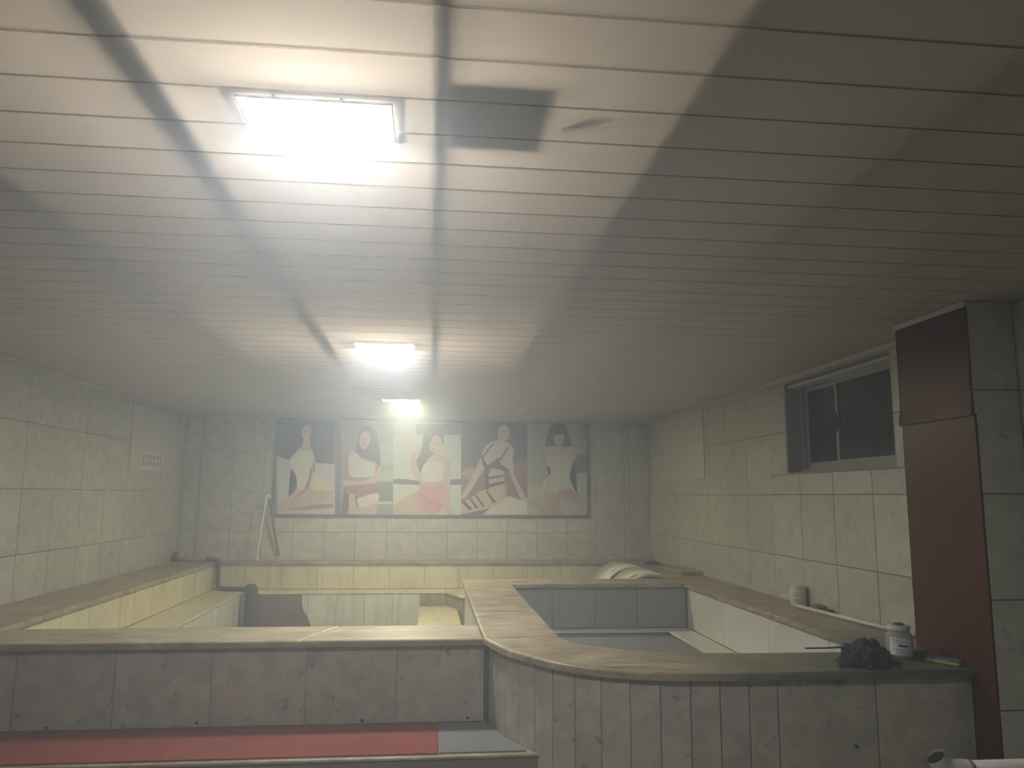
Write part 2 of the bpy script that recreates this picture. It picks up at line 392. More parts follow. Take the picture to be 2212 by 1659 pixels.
# cornice strips
def cornice(name, pts, prof):
    pass
t1 = struct(MB().box(XL, XL+.022, 3.0, YB, ZC-.028, ZC-.002, c=.006).build('trim_1', 'trim_white'))
t2 = struct(MB().box(XL+.022, XR-.022, YB-.022, YB, ZC-.028, ZC-.002, c=.006).build('trim_2', 'trim_white'))
t3 = struct(MB().box(XR-.022, XR, 3.76, YB, ZC-.028, ZC-.002, c=.006).build('trim_3', 'trim_white'))

# ------------------------------------------------------------------ ceiling lamps
def lamp(i, label, kind):
    cx, cyy = LAMPS[i]; x0, x1, y0, y1 = cx-LW/2, cx+LW/2, cyy-LD/2, cyy+LD/2
    t = thing('ceiling_lamp', label, 'lamp', (cx, cyy, ZC-.006))
    def B(): return MB()
    hw, hd = LW/2, LD/2; f = .004
    b = B()
    b.box(-hw, hw, -hd, -hd+f, 0, .006, c=.001).box(-hw, hw, hd-f, hd, 0, .006, c=.001)
    b.box(-hw, -hw+f, -hd+f, hd-f, 0, .006, c=.001).box(hw-f, hw, -hd+f, hd-f, 0, .006, c=.001)
    b.build('frame', 'lamp_white', t)
    if kind == 'cool':
        B().box(-hw+f, hw-f, -hd+f, hd-f, .001, .005).build('diffuser', 'led_dimmer' if i == 0 else 'led_cool', t)
        s = B().box(-hw+.014, -hw+.066, hd-.046, hd-.012, .0002, .0009).build('sticker', 'sticker_glow', t)
        s['label'] = 'small pale printed sticker on the diffuser'
        B().box(-hw+.013, -hw+.067, hd-.047, hd-.0455, .0001, .0010).build('sticker_edge', 'ink_grey', s)
    else:
        B().box(-hw+f, -hw+f+.14, -hd+f, hd-f, .001, .005).build('diffuser', 'led_yellow', t)['label'] = 'dim yellow end of the diffuser'
        B().box(-hw+f+.1402, hw-f, -hd+f, hd-f, .001, .005).build('diffuser', 'led_warm', t)
    B().box(-hw+.012, hw-.012, -hd+.012, hd-.012, .012, .095).box(-hw-.028, hw+.028, -hd-.028, hd+.028, .0112, .0118).build('housing', 'lamp_white', t)
    if kind == 'cool':
        s_ = 1 if i == 0 else 1.0
        B().box(-hw+.05, hw-.05, -hd+.04, hd-.04, .0952, .135).build('back_glow', 'led_back', t)
    for k in (-.5, .35):
        MB().lathe([(0, .0), (.004, .0005), (.005, .003), (.005, .006)], (hw*k, -hd-.003, .004), seg=10).build('clip', 'screw', t)
    # power supply lying on the panels beyond the middle batten, with its lead
    if i == 0:
        d = MB().box(.290+.022, .290+.255, -.190, .125, .016, .028, c=.004).build('power_supply', 'driver', t)
        MB().tube(catmull([(.290+.30, .0, .021), (.290+.325, -.02, .023), (.290+.36, -.055, .023), (.290+.385, -.075, .021)], 5), [.008]*4+[.013]*8+[.008]*4, 8).build('lead', 'driver', d)
    return t
lamp(0, 'bright white ceiling lamp over the open floor before the step', 'cool')
lamp(1, 'bright white ceiling lamp above the front edge of the large pool', 'cool')
lamp(2, 'ceiling lamp glowing yellow at one end, in front of the picture banner', 'warm')

# ------------------------------------------------------------------ window
wn = struct(MB().box(XR+.005, XR+.295, WY1-.012, WY1, WZ0, WZ1).box(XR+.005, XR+.295, WY0, WY0+.012, WZ0, WZ1)
            .box(XR+.005, XR+.295, WY0+.012, WY1-.012, WZ0, WZ0+.012).box(XR+.005, XR+.295, WY0+.012, WY1-.012, WZ1-.012, WZ1).build('window_1', 'reveal'))
ya, yb, za, zb = WY0+.012, WY1-.012, WZ0+.012, WZ1-.012
FX = XR+.15
b = MB()
b.box(FX-.03, FX+.05, ya, yb, za, za+.035).box(FX-.03, FX+.05, ya, yb, zb-.035, zb)
b.box(FX-.03, FX+.05, ya, ya+.03, za+.035, zb-.035).box(FX-.03, FX+.05, yb-.03, yb, za+.035, zb-.035)
b.build('window_frame', 'aluminium', wn)
MB().box(FX-.05, FX-.0305, ya, yb, za, za+.018).build('sill_track', 'aluminium', wn)
for (s0, s1, dx) in ((4.98, yb-.03, .012), (ya+.03, 5.06, -.018)):
    b = MB(); zz0, zz1 = za+.035, zb-.035; w = .03
    b.box(FX+dx-.012, FX+dx+.012, s0, s1, zz0, zz0+.04).box(FX+dx-.012, FX+dx+.012, s0, s1, zz1-.03, zz1)
    b.box(FX+dx-.012, FX+dx+.012, s0, s0+w, zz0+.04, zz1-.03).box(FX+dx-.012, FX+dx+.012, s1-w, s1, zz0+.04, zz1-.03)
    s = b.build('sash', 'aluminium', wn)
    MB().box(FX+dx-.003, FX+dx+.003, s0+w, s1-w, zz0+.04, zz1-.03).build('pane', 'window_glass', s)
    if dx < 0: MB().box(FX+dx-.026, FX+dx-.0125, s1-.022, s1-.008, 1.96, 2.09, c=.003).build('latch', 'black_plastic', s)
for k, z in enumerate((2.330, 2.347)):
    MB().box(XR+.02+.03*k, XR+.118, ya, yb, z-.005, z+.010).build('head_board', 'trim_white', wn)

# ------------------------------------------------------------------ brown column and corner pilasters
CX, CY0, CY1 = 2.435, 3.22, 3.76
col = thing('column', 'square column with dark brown side panel and tiled front by the right wall', 'column', (CX, CY0, 0))
def W2L(o): return -o.location.x, -o.location.y, -o.location.z
ox, oy, oz = W2L(col)
MB().box(.012, XR-CX-.001, .010, CY1-CY0, 0, ZC-.002).build('core', 'grout', col)
b = MB(); b.box(0, .012, 0, CY1-CY0, 0.0, 1.885)
b.build('lower_panel', 'brown_panel', col)['label'] = 'dark red-brown glossy lower panel'
# upper sheet hangs over the lower one, its lower edge curls outwards
vs = []; fs = []; n = 24; rowz = [1.875, 1.88, 1.889, 1.90, 1.915, 1.935, 1.96, 2.0, 2.2, ZC-.03]
for j, z in enumerate(rowz):
    for i in range(n+1):
        yv = i/n*(CY1-CY0); fall = max(0, 1-(z-1.875)/.10)
        far = max(0, (yv-.22)/.32)
        amp = fall*(.003 + .010*far + .004*far*math.sin(yv*140+z*60))
        vs.append((-.004-amp, yv, z))
k = len(vs)
vs += [(0.0005, v[1], v[2]) for v in vs]
for j in range(len(rowz)-1):
    for i in range(n):
        a = j*(n+1)+i; fs.append((a, a+n+1, a+n+2, a+1)); fs.append((k+a, k+a+1, k+a+n+2, k+a+n+1))
for i in range(n): fs.append((i, i+1, k+i+1, k+i)); a = (len(rowz)-1)*(n+1)+i; fs.append((a, k+a, k+a+1, a+1))
for j in range(len(rowz)-1):
    for i in (0, n): a = j*(n+1)+i; fs.append((a, k+a, k+a+n+1, a+n+1))
MB().add(vs, fs, 0, True).build('upper_panel', 'brown_panel', col)['label'] = 'dark brown upper sheet with wrinkled wet lower edge'
MB().box(-.014, .004, -.0, CY1-CY0+.006, ZC-.030, ZC-.002, c=.005).build('top_moulding', 'trim_white', col)
grid('front_tile', col, (0, .010, 0), (1, 0, 0), (0, 0, 1), [0.003, XR-CX-.003], ROWS, 'wall_tile', t=.010)

for nm, xa, xb, lab in (('corner_pilaster', XL+.002, -2.68, 'narrow tiled pilaster in the corner beside the water pipe valve'),
                        ('corner_pilaster', 2.43, XR-.002, 'narrow tiled pilaster in the corner behind the white loungers')):
    p = thing(nm, lab, 'pilaster', ((xa+xb)/2, YB-.06, ZT))
    w = (xb-xa)/2
    MB().box(-w, w, TT, .058, 0.002, ZC-.032-ZT).build('core', 'grout', p)
    grid('pilaster_tile', p, (-w, TT, 0), (1, 0, 0), (0, 0, 1), [0, 2*w], [r-ZT for r in (ZT+.002, 1.065, 1.525, 1.995, ZC-.032)], 'wall_tile')
    if xa > 0:
        MB().box(-w-.05, w-.004, -.09, TT-.002, .002, .085, c=.006).build('base_block', 'front_tile', p)
        tp = MB().box(-w+.015, w-.03, -.006, .006, ZC-.07-ZT, ZC-.034-ZT, c=.002).build('gleam_strip', 'gleam_blue', p)  # pale blue gleam of light built as a coloured strip
        tp['label'] = 'pale blue strip standing for a gleam of light at the top'

# ------------------------------------------------------------------ pools
PO = thing('bathing_pool', 'large rectangular bathing pool lined with cream tiles and a bench', 'pool', (XL, 4.24, 0))
PC = thing('bathing_pool', 'bathing pool with curved tiled front and grey tiled inside', 'pool', (.30, 3.34, 0))
def inpool(P): # world coordinates are kept for the children: undo the parent offset
    return Matrix.Translation(-Vector(P.location))
def adopt(o, P):
    o.parent = P; o.matrix_basis = inpool(P) @ o.matrix_basis; return o
class Shim:   # collects tiles made in world space, then hands them to a pool
    def __init__(s, P): s.P = P
def pool_grid(P, *a, **k):
    before = set(o.name for o in COL.objects)
    grid('pool_tile', None, *a, **k)
    for o in list(COL.objects):
        if o.name not in before: adopt(o, P)
OV = .028; CT = .034; ZU = ZT-CT
# the curve of the second pool's front
OUT = catmull([(.30, 4.241), (.384, 3.958), (.496, 3.749), (.60, 3.60), (.766, 3.464), (1.008, 3.375), (1.353, 3.345)], 6) + [Vector((CX-.002, 3.336))]
INN = catmull([(.71, 4.257), (.777, 4.054), (.98, 3.895), (1.19, 3.812), (1.525, 3.768)], 6) + [Vector((2.24, 3.758))]
def offs(path, d):
    out = []
    for i, p in enumerate(path):
        t = (path[min(i+1, len(path)-1)] - path[max(i-1, 0)]).normalized(); nn = Vector((-t.y, t.x))
        out.append(p + nn*d)
    return out
# --- copings (bullnosed slabs)
def slab(P, poly):
    o = MB().prism([tuple(p) for p in poly], ZU, ZT, 0, .012).build('coping_slab', 'coping_stone'); return adopt(o, P)
slab(PO, [(XL+.001, 4.225), (-.66, 4.225), (-.50, 4.672), (XL+.001, 4.672)])
slab(PO, [(-.657, 4.225), (.296, 4.225), (.296, 4.672), (-.497, 4.672)])
slab(PO, [(XL+.001, 4.675), (-2.36, 4.675), (-2.36, 9.088), (XL+.001, 9.088)])
slab(PO, [(XL+.001, 9.09), (XR-.001, 9.09), (XR-.001, YB-.001), (XL+.001, YB-.001)])
slab(PC, [tuple(p) for p in OUT] + [(CX-.002, 3.758)] + [tuple(p) for p in reversed(INN)] + [(.30, 4.257)])
slab(PC, [(.30, 4.26), (.71, 4.26), (.71, 7.15), (.30, 7.15)])
slab(PC, [(.712, 6.75), (2.238, 6.75), (2.238, 7.15), (.712, 7.15)])
slab(PC, [(2.24, 3.762), (XR-.001, 3.762), (XR-.001, 9.088), (2.24, 9.088)])
# --- masonry cores
def core(P, *a, mat='pool_core', name='masonry'):
    return adopt(MB().box(*a).build(name, mat), P)
core(PO, XL+.001, .30, 4.24+OV+TT, 4.672-OV, 0, ZU-.001)
core(PO, XL+.001, -2.36-OV-TT, 4.672-OV, YB-.001, 0, ZU-.001)
core(PO, -2.36-OV-TT, 2.26, 9.09+OV+TT, YB-.001, 0, ZU-.001)
core(PC, .30+OV+TT, .71-OV-TT, 4.26, 7.15-OV, 0, ZU-.001)
core(PC, .71-OV-TT, 2.24+OV, 6.75+OV+TT, 7.15-OV, 0, ZU-.001)
core(PC, 2.24+OV+TT, XR-.001, 3.765, YB-.001, 0, ZU-.001)
wo = offs(OUT, OV+TT); wi = offs(INN, -(OV+.002))
wo[0] = Vector((.30+OV+TT, 4.255)); wo[-1] = Vector((CX-.002, 3.336+OV+TT)); wi[0] = Vector((.71-OV, 4.257)); wi[-1] = Vector((2.24, 3.758-OV))
adopt(MB().prism([tuple(p) for p in wo] + [(CX-.002, 3.73)] + [tuple(p) for p in reversed(wi)] + [(.34, 4.257)], 0, ZU-.001).build('masonry', 'pool_core'), PC)
# --- outside tiles
pool_grid(PO, (0, 4.24+OV+TT, 0), (1, 0, 0), (0, 0, 1), [XL, -2.532, -2.055, -1.578, -1.101, -.624, -.155, .30], [0, .318, ZU-.002], 'front_tile')
# narrow upright strips around the curve, two full tiles on the straight part
path = offs(OUT, OV+TT); path[0] = Vector((.30+OV+TT, 4.262)); path[-1] = Vector((CX-.002, 3.336+OV+TT))
L_ = [0]
for i in range(1, len(path)): L_.append(L_[-1] + (path[i]-path[i-1]).length)
def at(s):
    for i in range(1, len(path)):
        if L_[i] >= s - 1e-9: return path[i-1].lerp(path[i], (s-L_[i-1])/(L_[i]-L_[i-1]))
    return path[-1]
Ltot = L_[-1]; Lstr = Ltot - (CX - 1.53)
nst = 13; cuts = [Lstr*i/nst for i in range(nst+1)] + [Lstr + .45, Ltot]
for i in range(len(cuts)-1):
    a, b_ = at(cuts[i]), at(cuts[i+1]); d = (b_-a)
    for (z0, z1) in ((.0, .22), (.22, ZU-.002)) if i >= 0 else ():
        o = tile('pool_tile', None, (a.x + d.normalized().x*GAP/2, a.y + d.normalized().y*GAP/2, z0+GAP/2), (d.x, d.y, 0), (0, 0, 1), d.length-GAP, z1-z0-GAP, 'front_tile')
        adopt(o, PC)
# rust patch, small holes in the front
def blob(name, mat, c, u, v, r, n, P=None, seed=1, t=.0012, label=None):
    rnd = random.Random(seed); u = Vector(u); v = Vector(v); nn = Vector(n); c = Vector(c)
    pts = catmull([(r*(.6+.6*rnd.random())*math.cos(a*math.pi/4), r*(.6+.6*rnd.random())*math.sin(a*math.pi/4)) for a in range(8)], 3, True)
    m_ = len(pts); vs = [c + u*p[0] + v*p[1] for p in pts] + [c + u*p[0]*.96 + v*p[1]*.96 + nn*t for p in pts]
    fs = [(i, (i+1) % m_, m_+(i+1) % m_, m_+i) for i in range(m_)] + [tuple(m_+i for i in range(m_))]
    o = MB().add(vs, fs).build(name, mat)
    if label: o['label'] = label
    return adopt(o, P) if P else o
yf = 3.336+OV
for (px, py, rr, sd) in ((1808, 1464, .020, 3), (1822, 1470, .012, 8), (1812, 1479, .010, 5)):
    p = ony(px, py, yf); blob('rust_stain', 'rust', (p.x, yf, p.z), (1, 0, 0), (0, 0, 1), rr, (0, -1, 0), PC, sd)
p = ony(1850, 1612, yf); blob('drain_hole', 'hole', (p.x, yf, p.z), (1, 0, 0), (0, 0, 1), .008, (0, -1, 0), PC, 4)
yf = 4.24+OV
for (px, py) in ((425, 1562), (782, 1557), (1010, 1551), (100, 1573)):
    p = ony(px, py, yf); blob('drain_hole', 'hole', (p.x, yf, p.z), (1, 0, 0), (0, 0, 1), .009, (0, -1, 0), PO, px)
# --- large pool, inside
ZB = .44                                           # bench level
pool_grid(PO, (-2.36-OV-TT, 0, 0), (0, 1, 0), (0, 0, 1), steps(4.672-OV, 9.09+OV, .42), [ZB, ZU-.002], 'cream_tile')
pool_grid(PO, (0, 9.09+OV+TT, 0), (1, 0, 0), (0, 0, 1), steps(-2.36-OV, 2.24, .40, .335), [ZB, ZU-.002], 'cream_tile')
core(PO, -2.36-OV-.002, -2.03-TT, 4.672-OV, 9.09+OV, 0, ZB-.022, name='bench')
core(PO, -2.03-TT, .20, 8.87+TT, 9.09+OV, 0, ZB-.022, name='bench')
def lip(P, poly, z0, z1, name='bench_top', mat='cream_tile'):
    return adopt(MB().prism(poly, z0, z1, 0, .006).build(name, mat), P)
lip(PO, [(-2.36-OV-.002, 4.672-OV), (-2.02, 4.672-OV), (-2.02, 8.86), (-2.36-OV-.002, 8.86)], ZB-.022, ZB)
lip(PO, [(-2.36-OV-.002, 8.862), (.18, 8.862), (.18, 9.09+OV), (-2.36-OV-.002, 9.09+OV)], ZB-.022, ZB)
lip(PO, [(.182, 8.862), (.36, 8.42), (.62, 8.42), (.62, 9.09+OV), (.182, 9.09+OV)], ZB-.022, ZB)
adopt(MB().prism([(.19, 8.88), (.37, 8.45), (.60, 8.45), (.60, 9.10), (.19, 9.10)], 0, ZB-.023).build('bench', 'stained_tile'), PO)
pool_grid(PO, (0, 8.87+TT, 0), (1, 0, 0), (0, 0, 1), [-2.03, -1.93, -1.62, -1.313, -1.006, -.70, -.393, -.09], [0, ZB-.024], 'pale_tile')
pool_grid(PO, (-2.03-TT, 0, 0), (0, 1, 0), (0, 0, 1), steps(4.672-OV, 8.87, .30), [0, ZB-.024], 'pale_tile')
pool_grid(PO, (-.09, 8.87+TT, 0), (1, 0, 0), (0, 0, 1), [0, .145, .275], [.285, ZB-.024], 'stained_tile')
core(PO, -.09, .30+OV-TT, 7.4, 8.862, 0, .268, name='entry_step')
lip(PO, [(-.10, 7.39), (.30+OV-TT, 7.39), (.30+OV-TT, 8.862), (-.10, 8.862)], .268, .284, 'step_top', 'cream_tile')
pool_grid(PC, (.30+OV+TT, 0, 0), (0, -1, 0), (0, 0, 1), [-y for y in reversed(steps(4.672-OV, 7.12, .42))], [0, .30, ZU-.002], 'pale_tile')
# dark patch with an uneven edge, set on the bench front
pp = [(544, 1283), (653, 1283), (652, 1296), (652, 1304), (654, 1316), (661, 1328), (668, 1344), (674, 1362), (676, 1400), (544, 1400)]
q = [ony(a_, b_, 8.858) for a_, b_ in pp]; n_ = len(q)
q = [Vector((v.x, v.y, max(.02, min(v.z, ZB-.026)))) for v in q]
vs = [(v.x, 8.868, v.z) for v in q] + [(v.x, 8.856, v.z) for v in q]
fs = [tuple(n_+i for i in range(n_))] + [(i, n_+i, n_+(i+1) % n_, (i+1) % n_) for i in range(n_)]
o = adopt(MB().add(vs, fs).build('dark_patch', 'patch_dark'), PO); o['label'] = 'dark patch with an uneven edge on the bench front'
core(PO, -2.02, .32, 4.65, 8.86, 0, .03, mat='grey_tile', name='pool_bottom')
core(PO, .63, 1.58, 7.13, 9.10, 0, .03, mat='grey_tile', name='pool_bottom')
# --- curved pool, inside
Z2 = .37
pool_grid(PC, (0, 6.75+OV+TT, 0), (1, 0, 0), (0, 0, 1), [.70, 1.07, 1.447, 1.82, 2.262], [Z2, ZU-.002], 'grey_tile')
pool_grid(PC, (2.24+OV+TT, 0, 0), (0, -1, 0), (0, 0, 1), [-y for y in reversed(steps(3.765, 6.77, .80, .55))], [Z2, ZU-.002], 'white_tile')
pool_grid(PC, (.71-OV-TT, 0, 0), (0, 1, 0), (0, 0, 1), steps(4.26, 6.77, .42), [Z2, ZU-.002], 'grey_tile')
core(PC, .70, 2.26, 6.65+TT, 6.77, 0, Z2-.016, name='bench')
core(PC, 2.06+TT, 2.26, 3.80, 6.65, 0, Z2-.016, name='bench')
core(PC, .70, 1.0, 4.4, 6.65, 0, Z2-.016, name='bench')
lip(PC, [(.70, 6.64), (2.262, 6.64), (2.262, 6.772), (.70, 6.772)], Z2-.016, Z2, 'bench_top', 'white_tile')
lip(PC, [(2.05, 3.80), (2.262, 3.80), (2.262, 6.638), (2.05, 6.638)], Z2-.016, Z2, 'bench_top', 'white_tile')
lip(PC, [(.70, 4.4), (1.01, 4.4), (1.01, 6.638), (.70, 6.638)], Z2-.016, Z2, 'bench_top', 'white_tile')
pool_grid(PC, (0, 6.65+TT, 0), (1, 0, 0), (0, 0, 1), [1.0, 1.40, 1.74, 2.06], [.325, Z2-.018], 'grey_tile')
core(PC, 1.005, 2.055, 3.85, 6.645, 0, .335, mat='slate', name='pool_bottom')

# ------------------------------------------------------------------ step in front with mats
ZS = .318
cur = [p for p in offs(OUT, OV) if p.y >= 3.72]
edge = [(.325, 4.262)] + [(p.x-.003, p.y) for p in cur[1:]]
last = edge[-1]
poly = [(XL+.001, 3.755), (last[0], 3.755)] + [(x_, y_) for x_, y_ in reversed(edge) if y_ > 3.76] + [(XL+.001, 4.262)]
st = thing('floor_step', 'low tiled step along the front of the large pool', 'step', (XL, 3.75, 0))
adopt(MB().prism([(a_, b_) for a_, b_ in poly], 0, ZS-.016, 0).build('riser', 'step_riser'), st)
poly2 = [(XL+.001, 3.747), (last[0]+.002, 3.747)] + poly[2:]
o = adopt(MB().prism(poly2, ZS-.0155, ZS-.004, 0, .004).build('tread', 'coping_stone'), st); o['label'] = 'pale stone tread edge'
rm = tag(MB().box(XL+.01, .065, 3.778, 4.255, ZS-.003, ZS+.004, c=.002).build('rubber_mat', 'red_mat'), 'long red ribbed mat lying on the step', 'mat')
cg = [p for p in offs(OUT, OV+.004) if p.y > 3.815]
gp = [(.068, 3.785), (cg[-1].x-.012, 3.785)] + [(p.x-.012, p.y) for p in reversed(cg[1:])] + [(.312, 4.252), (.068, 4.252)]
gm = tag(MB().prism(gp, ZS-.003, ZS+.003).build('floor_mat', 'grey_mat'), 'short wet grey mat at the end of the red mat', 'mat')

# ------------------------------------------------------------------ picture banner on the back wall
YP = YB - .004
bn = thing('picture_banner', 'wide framed banner of five photo portraits on the back wall', 'banner', (.04, YP, 1.27))
C = {}
def ink(r, g, b_, rough=.5):
    key = 'print_%d_%d_%d' % (r, g, b_)
    if key not in MATS:
        f = lambda c: ((c/255+.055)/1.055)**2.4 if c > 10 else c/255/12.92
        plain(key, (f(r), f(g), f(b_)), rough, var=.04, nscale=25)
    return key
def z2(p): return (560 + p[0]/5.027, 880 + p[1]/5.027)
def z3(p): return (900 + p[0]/3.95, 880 + p[1]/3.95)
def WP(px, d): v = ony(px[0], px[1], YP-.012); return Vector((v.x - bn.location.x, -.012 - d, v.z - bn.location.z))
bl_, br_, bb, bt = -1.86, 1.86, 0.0, 1.112
MB().box(bl_, br_, -.010, .003, bb, bt).build('backing', ink(150, 150, 140), bn)
fr = ink(86, 84, 84)
for a in ((bl_-.025, br_+.025, -.026, .003, bb-.028, bb), (bl_-.025, br_+.025, -.026, .003, bt, bt+.012), (bl_-.025, bl_, -.026, .003, bb, bt), (br_, br_+.025, -.026, .003, bb, bt)):
    MB().box(*a).build('frame_bar', fr, bn)
def ell(cx, cy_, rx, ry, tilt=0):
    t = math.radians(tilt); return [(cx + rx*math.cos(a)*math.cos(t) - ry*math.sin(a)*math.sin(t), cy_ + rx*math.cos(a)*math.sin(t) + ry*math.sin(a)*math.cos(t)) for a in [2*math.pi*i/14 for i in range(14)]]
def picture(conv, shapes, label, clip):
    b = MB(); mats = []
    for k, (colr, pts, sm) in enumerate(shapes):
        mk = ink(*colr)
        if mk not in mats: mats.append(mk)
        pts = [(min(max(x_, clip[0]), clip[1]), min(max(y_, clip[2]), clip[3])) for x_, y_ in pts]
        if sm: pts = [(min(max(p.x, clip[0]), clip[1]), min(max(p.y, clip[2]), clip[3])) for p in catmull(pts, 4, True)]
        vs = [WP(conv(p), .0004*k) for p in pts]; n = len(vs)
        ar = sum((pts[i][0]*pts[(i+1) % n][1] - pts[(i+1) % n][0]*pts[i][1]) for i in range(n))
        idx = tuple(range(n)) if ar < 0 else tuple(reversed(range(n)))
        # fan through bmesh triangulation keeps concave outlines clean
        bm = bmesh.new(); bv = [bm.verts.new(v) for v in vs]
        try: f = bm.faces.new([bv[i] for i in idx])
        except ValueError: bm.free(); continue
        bmesh.ops.triangulate(bm, faces=[f], ngon_method='EAR_CLIP'); bm.verts.index_update()
        b.add([v.co[:] for v in bm.verts], [[v.index for v in t.verts] for t in bm.faces], mats.index(mk)); bm.free()
    o = b.build('portrait_print', mats, bn); o['label'] = label; return o
def R_(x0, y0, x1, y1): return [(x0, y0), (x1, y0), (x1, y1), (x0, y1)]
SK, SKD, HAIR, WHT = (204, 180, 162), (166, 132, 116), (52, 44, 44), (214, 212, 202)
def face(cx, cy_, w, tilt=0):
    d = (84, 66, 62); t = math.radians(tilt); r = lambda x_, y_: (cx + x_*math.cos(t) - y_*math.sin(t), cy_ + x_*math.sin(t) + y_*math.cos(t))
    out = []
    for s_ in (-1, 1):
        p_ = r(s_*.42*w, -.18*w); out.append((d, ell(p_[0], p_[1], .20*w, .09*w, tilt), 1))
        p_ = r(s_*.42*w, -.42*w); out.append((d, ell(p_[0], p_[1], .25*w, .05*w, tilt), 1))
    p_ = r(0, .35*w); out.append(((172, 140, 124), ell(p_[0], p_[1], .13*w, .09*w, tilt), 1))
    p_ = r(0, .80*w); out.append(((176, 104, 98), ell(p_[0], p_[1], .28*w, .11*w, tilt), 1))
    return out
picture(z2, [((206, 202, 200), R_(195, 125, 822, 1172), 0), ((62, 58, 66), [(195, 125), (822, 125), (815, 615), (600, 600), (320, 570), (195, 530)], 0),
  (SK, [(455, 430), (555, 440), (605, 560), (590, 680), (690, 790), (790, 880), (795, 960), (600, 1060), (350, 1115), (215, 1130), (240, 1030), (390, 900), (400, 740), (335, 650), (322, 575), (385, 500)], 1),
  (SK, [(488, 330), (545, 330), (560, 470), (455, 470)], 0), ((34, 26, 24), ell(552, 235, 72, 80, -20), 1), (SK, ell(515, 268, 52, 80, 16), 1), *face(500, 268, 38, 12),
  ((222, 216, 204), [(450, 470), (560, 480), (602, 570), (585, 690), (690, 795), (560, 850), (430, 900), (400, 740), (340, 650), (330, 580), (390, 510)], 1),
  ((150, 110, 108), [(560, 640), (575, 720), (535, 880), (500, 870), (540, 760)], 1), ((226, 214, 150), [(690, 790), (795, 880), (780, 900), (620, 905), (560, 860)], 1),
  ((176, 120, 122), [(520, 900), (380, 1000), (340, 1100), (360, 1010), (480, 890)], 1), ((168, 116, 120), [(340, 1110), (600, 1062), (790, 1050), (770, 1090), (500, 1110)], 1)],
  'portrait of a person seated leaning on both arms', (195, 822, 125, 1172))
picture(z2, [((150, 152, 138), R_(822, 140, 1455, 1172), 0), ((112, 112, 108), R_(822, 140, 885, 1172), 0), ((176, 190, 172), R_(1300, 400, 1455, 800), 0), ((150, 176, 150), R_(1310, 620, 1455, 690), 0),
  ((118, 116, 112), R_(1290, 812, 1445, 1025), 0), ((206, 206, 192), R_(1285, 1022, 1440, 1050), 0), ((90, 90, 86), [(930, 860), (970, 940), (975, 1060), (930, 1172), (890, 1172)], 1),
  (HAIR, [(1120, 215), (1210, 195), (1270, 260), (1300, 420), (1318, 625), (1250, 610), (1180, 570), (1080, 530), (1052, 460), (1070, 330)], 1),
  (SKD, [(930, 480), (990, 470), (1060, 480), (1120, 560), (1240, 590), (1300, 640), (1290, 800), (1280, 930), (1060, 1000), (960, 940), (930, 800), (915, 650)], 1),
  (SK, ell(1145, 355, 58, 98, 6), 1), *face(1140, 362, 50, 4), (WHT, [(990, 470), (1060, 510), (1130, 575), (1250, 605), (1256, 720), (1220, 752), (1000, 752), (972, 640)], 1),
  ((196, 192, 182), [(1120, 600), (1130, 600), (1126, 700), (1118, 700)], 0),
  (SK, [(900, 815), (960, 790), (1100, 800), (1250, 745), (1300, 640), (1306, 780), (1220, 825), (960, 852)], 1), ((160, 100, 84), [(970, 860), (1270, 835), (1280, 925), (1060, 1000), (980, 940)], 1),
  (WHT, [(1035, 1005), (1280, 930), (1292, 1020), (1200, 1070), (1130, 1092), (1040, 1075)], 1), (SK, [(1045, 1080), (1130, 1100), (1290, 1025), (1265, 1172), (1060, 1172)], 0), (SK, [(975, 930), (1045, 945), (1045, 1010), (1095, 1172), (975, 1172)], 0)],
  'portrait of a long haired person standing in a white top and shorts', (822, 1455, 140, 1172))
picture(z2, [((202, 212, 198), R_(1455, 150, 2192, 1172), 0), ((170, 186, 170), R_(1455, 150, 2192, 300), 0), ((104, 104, 98), R_(1700, 180, 2192, 300), 0), ((190, 206, 200), R_(2060, 690, 2192, 780), 0),
  ((74, 74, 76), [(1455, 780), (1560, 775), (1640, 785), (1765, 800), (1760, 845), (1455, 830)], 0), ((74, 74, 76), [(2065, 785), (2192, 775), (2192, 840), (2065, 842)], 0),
  (HAIR, [(1790, 260), (1880, 195), (1980, 220), (2003, 330), (1985, 420), (1900, 510), (1800, 640), (1755, 745), (1700, 610), (1765, 450)], 1),
  (SK, [(1880, 520), (2010, 510), (2075, 620), (2070, 700), (2000, 830), (1750, 830), (1785, 640)], 1), ((214, 186, 166), ell(1915, 400, 72, 112, -12), 1), (HAIR, [(1840, 260), (1960, 240), (1990, 330), (1900, 300), (1850, 400)], 1), *face(1908, 408, 58, 16),
  (WHT, [(1800, 610), (1990, 610), (2005, 790), (1765, 790)], 1), (SK, [(1655, 480), (1740, 460), (1692, 560), (1772, 785), (1690, 765), (1638, 620)], 1), (SK, [(2000, 700), (2075, 640), (2065, 1050), (2130, 1140), (2015, 1140)], 1),
  (SK, [(1650, 960), (1800, 1145), (1455, 1168), (1455, 1080), (1560, 995)], 1), ((214, 156, 152), [(1760, 830), (1990, 830), (2012, 1000), (1985, 1110), (1890, 1165), (1800, 1145), (1650, 965), (1735, 900)], 1), ((196, 136, 134), [(1740, 920), (1840, 1000), (1980, 1050), (1960, 1070), (1820, 1030)], 1)],
  'portrait of a long haired person seated in a pink skirt', (1455, 2192, 150, 1172))
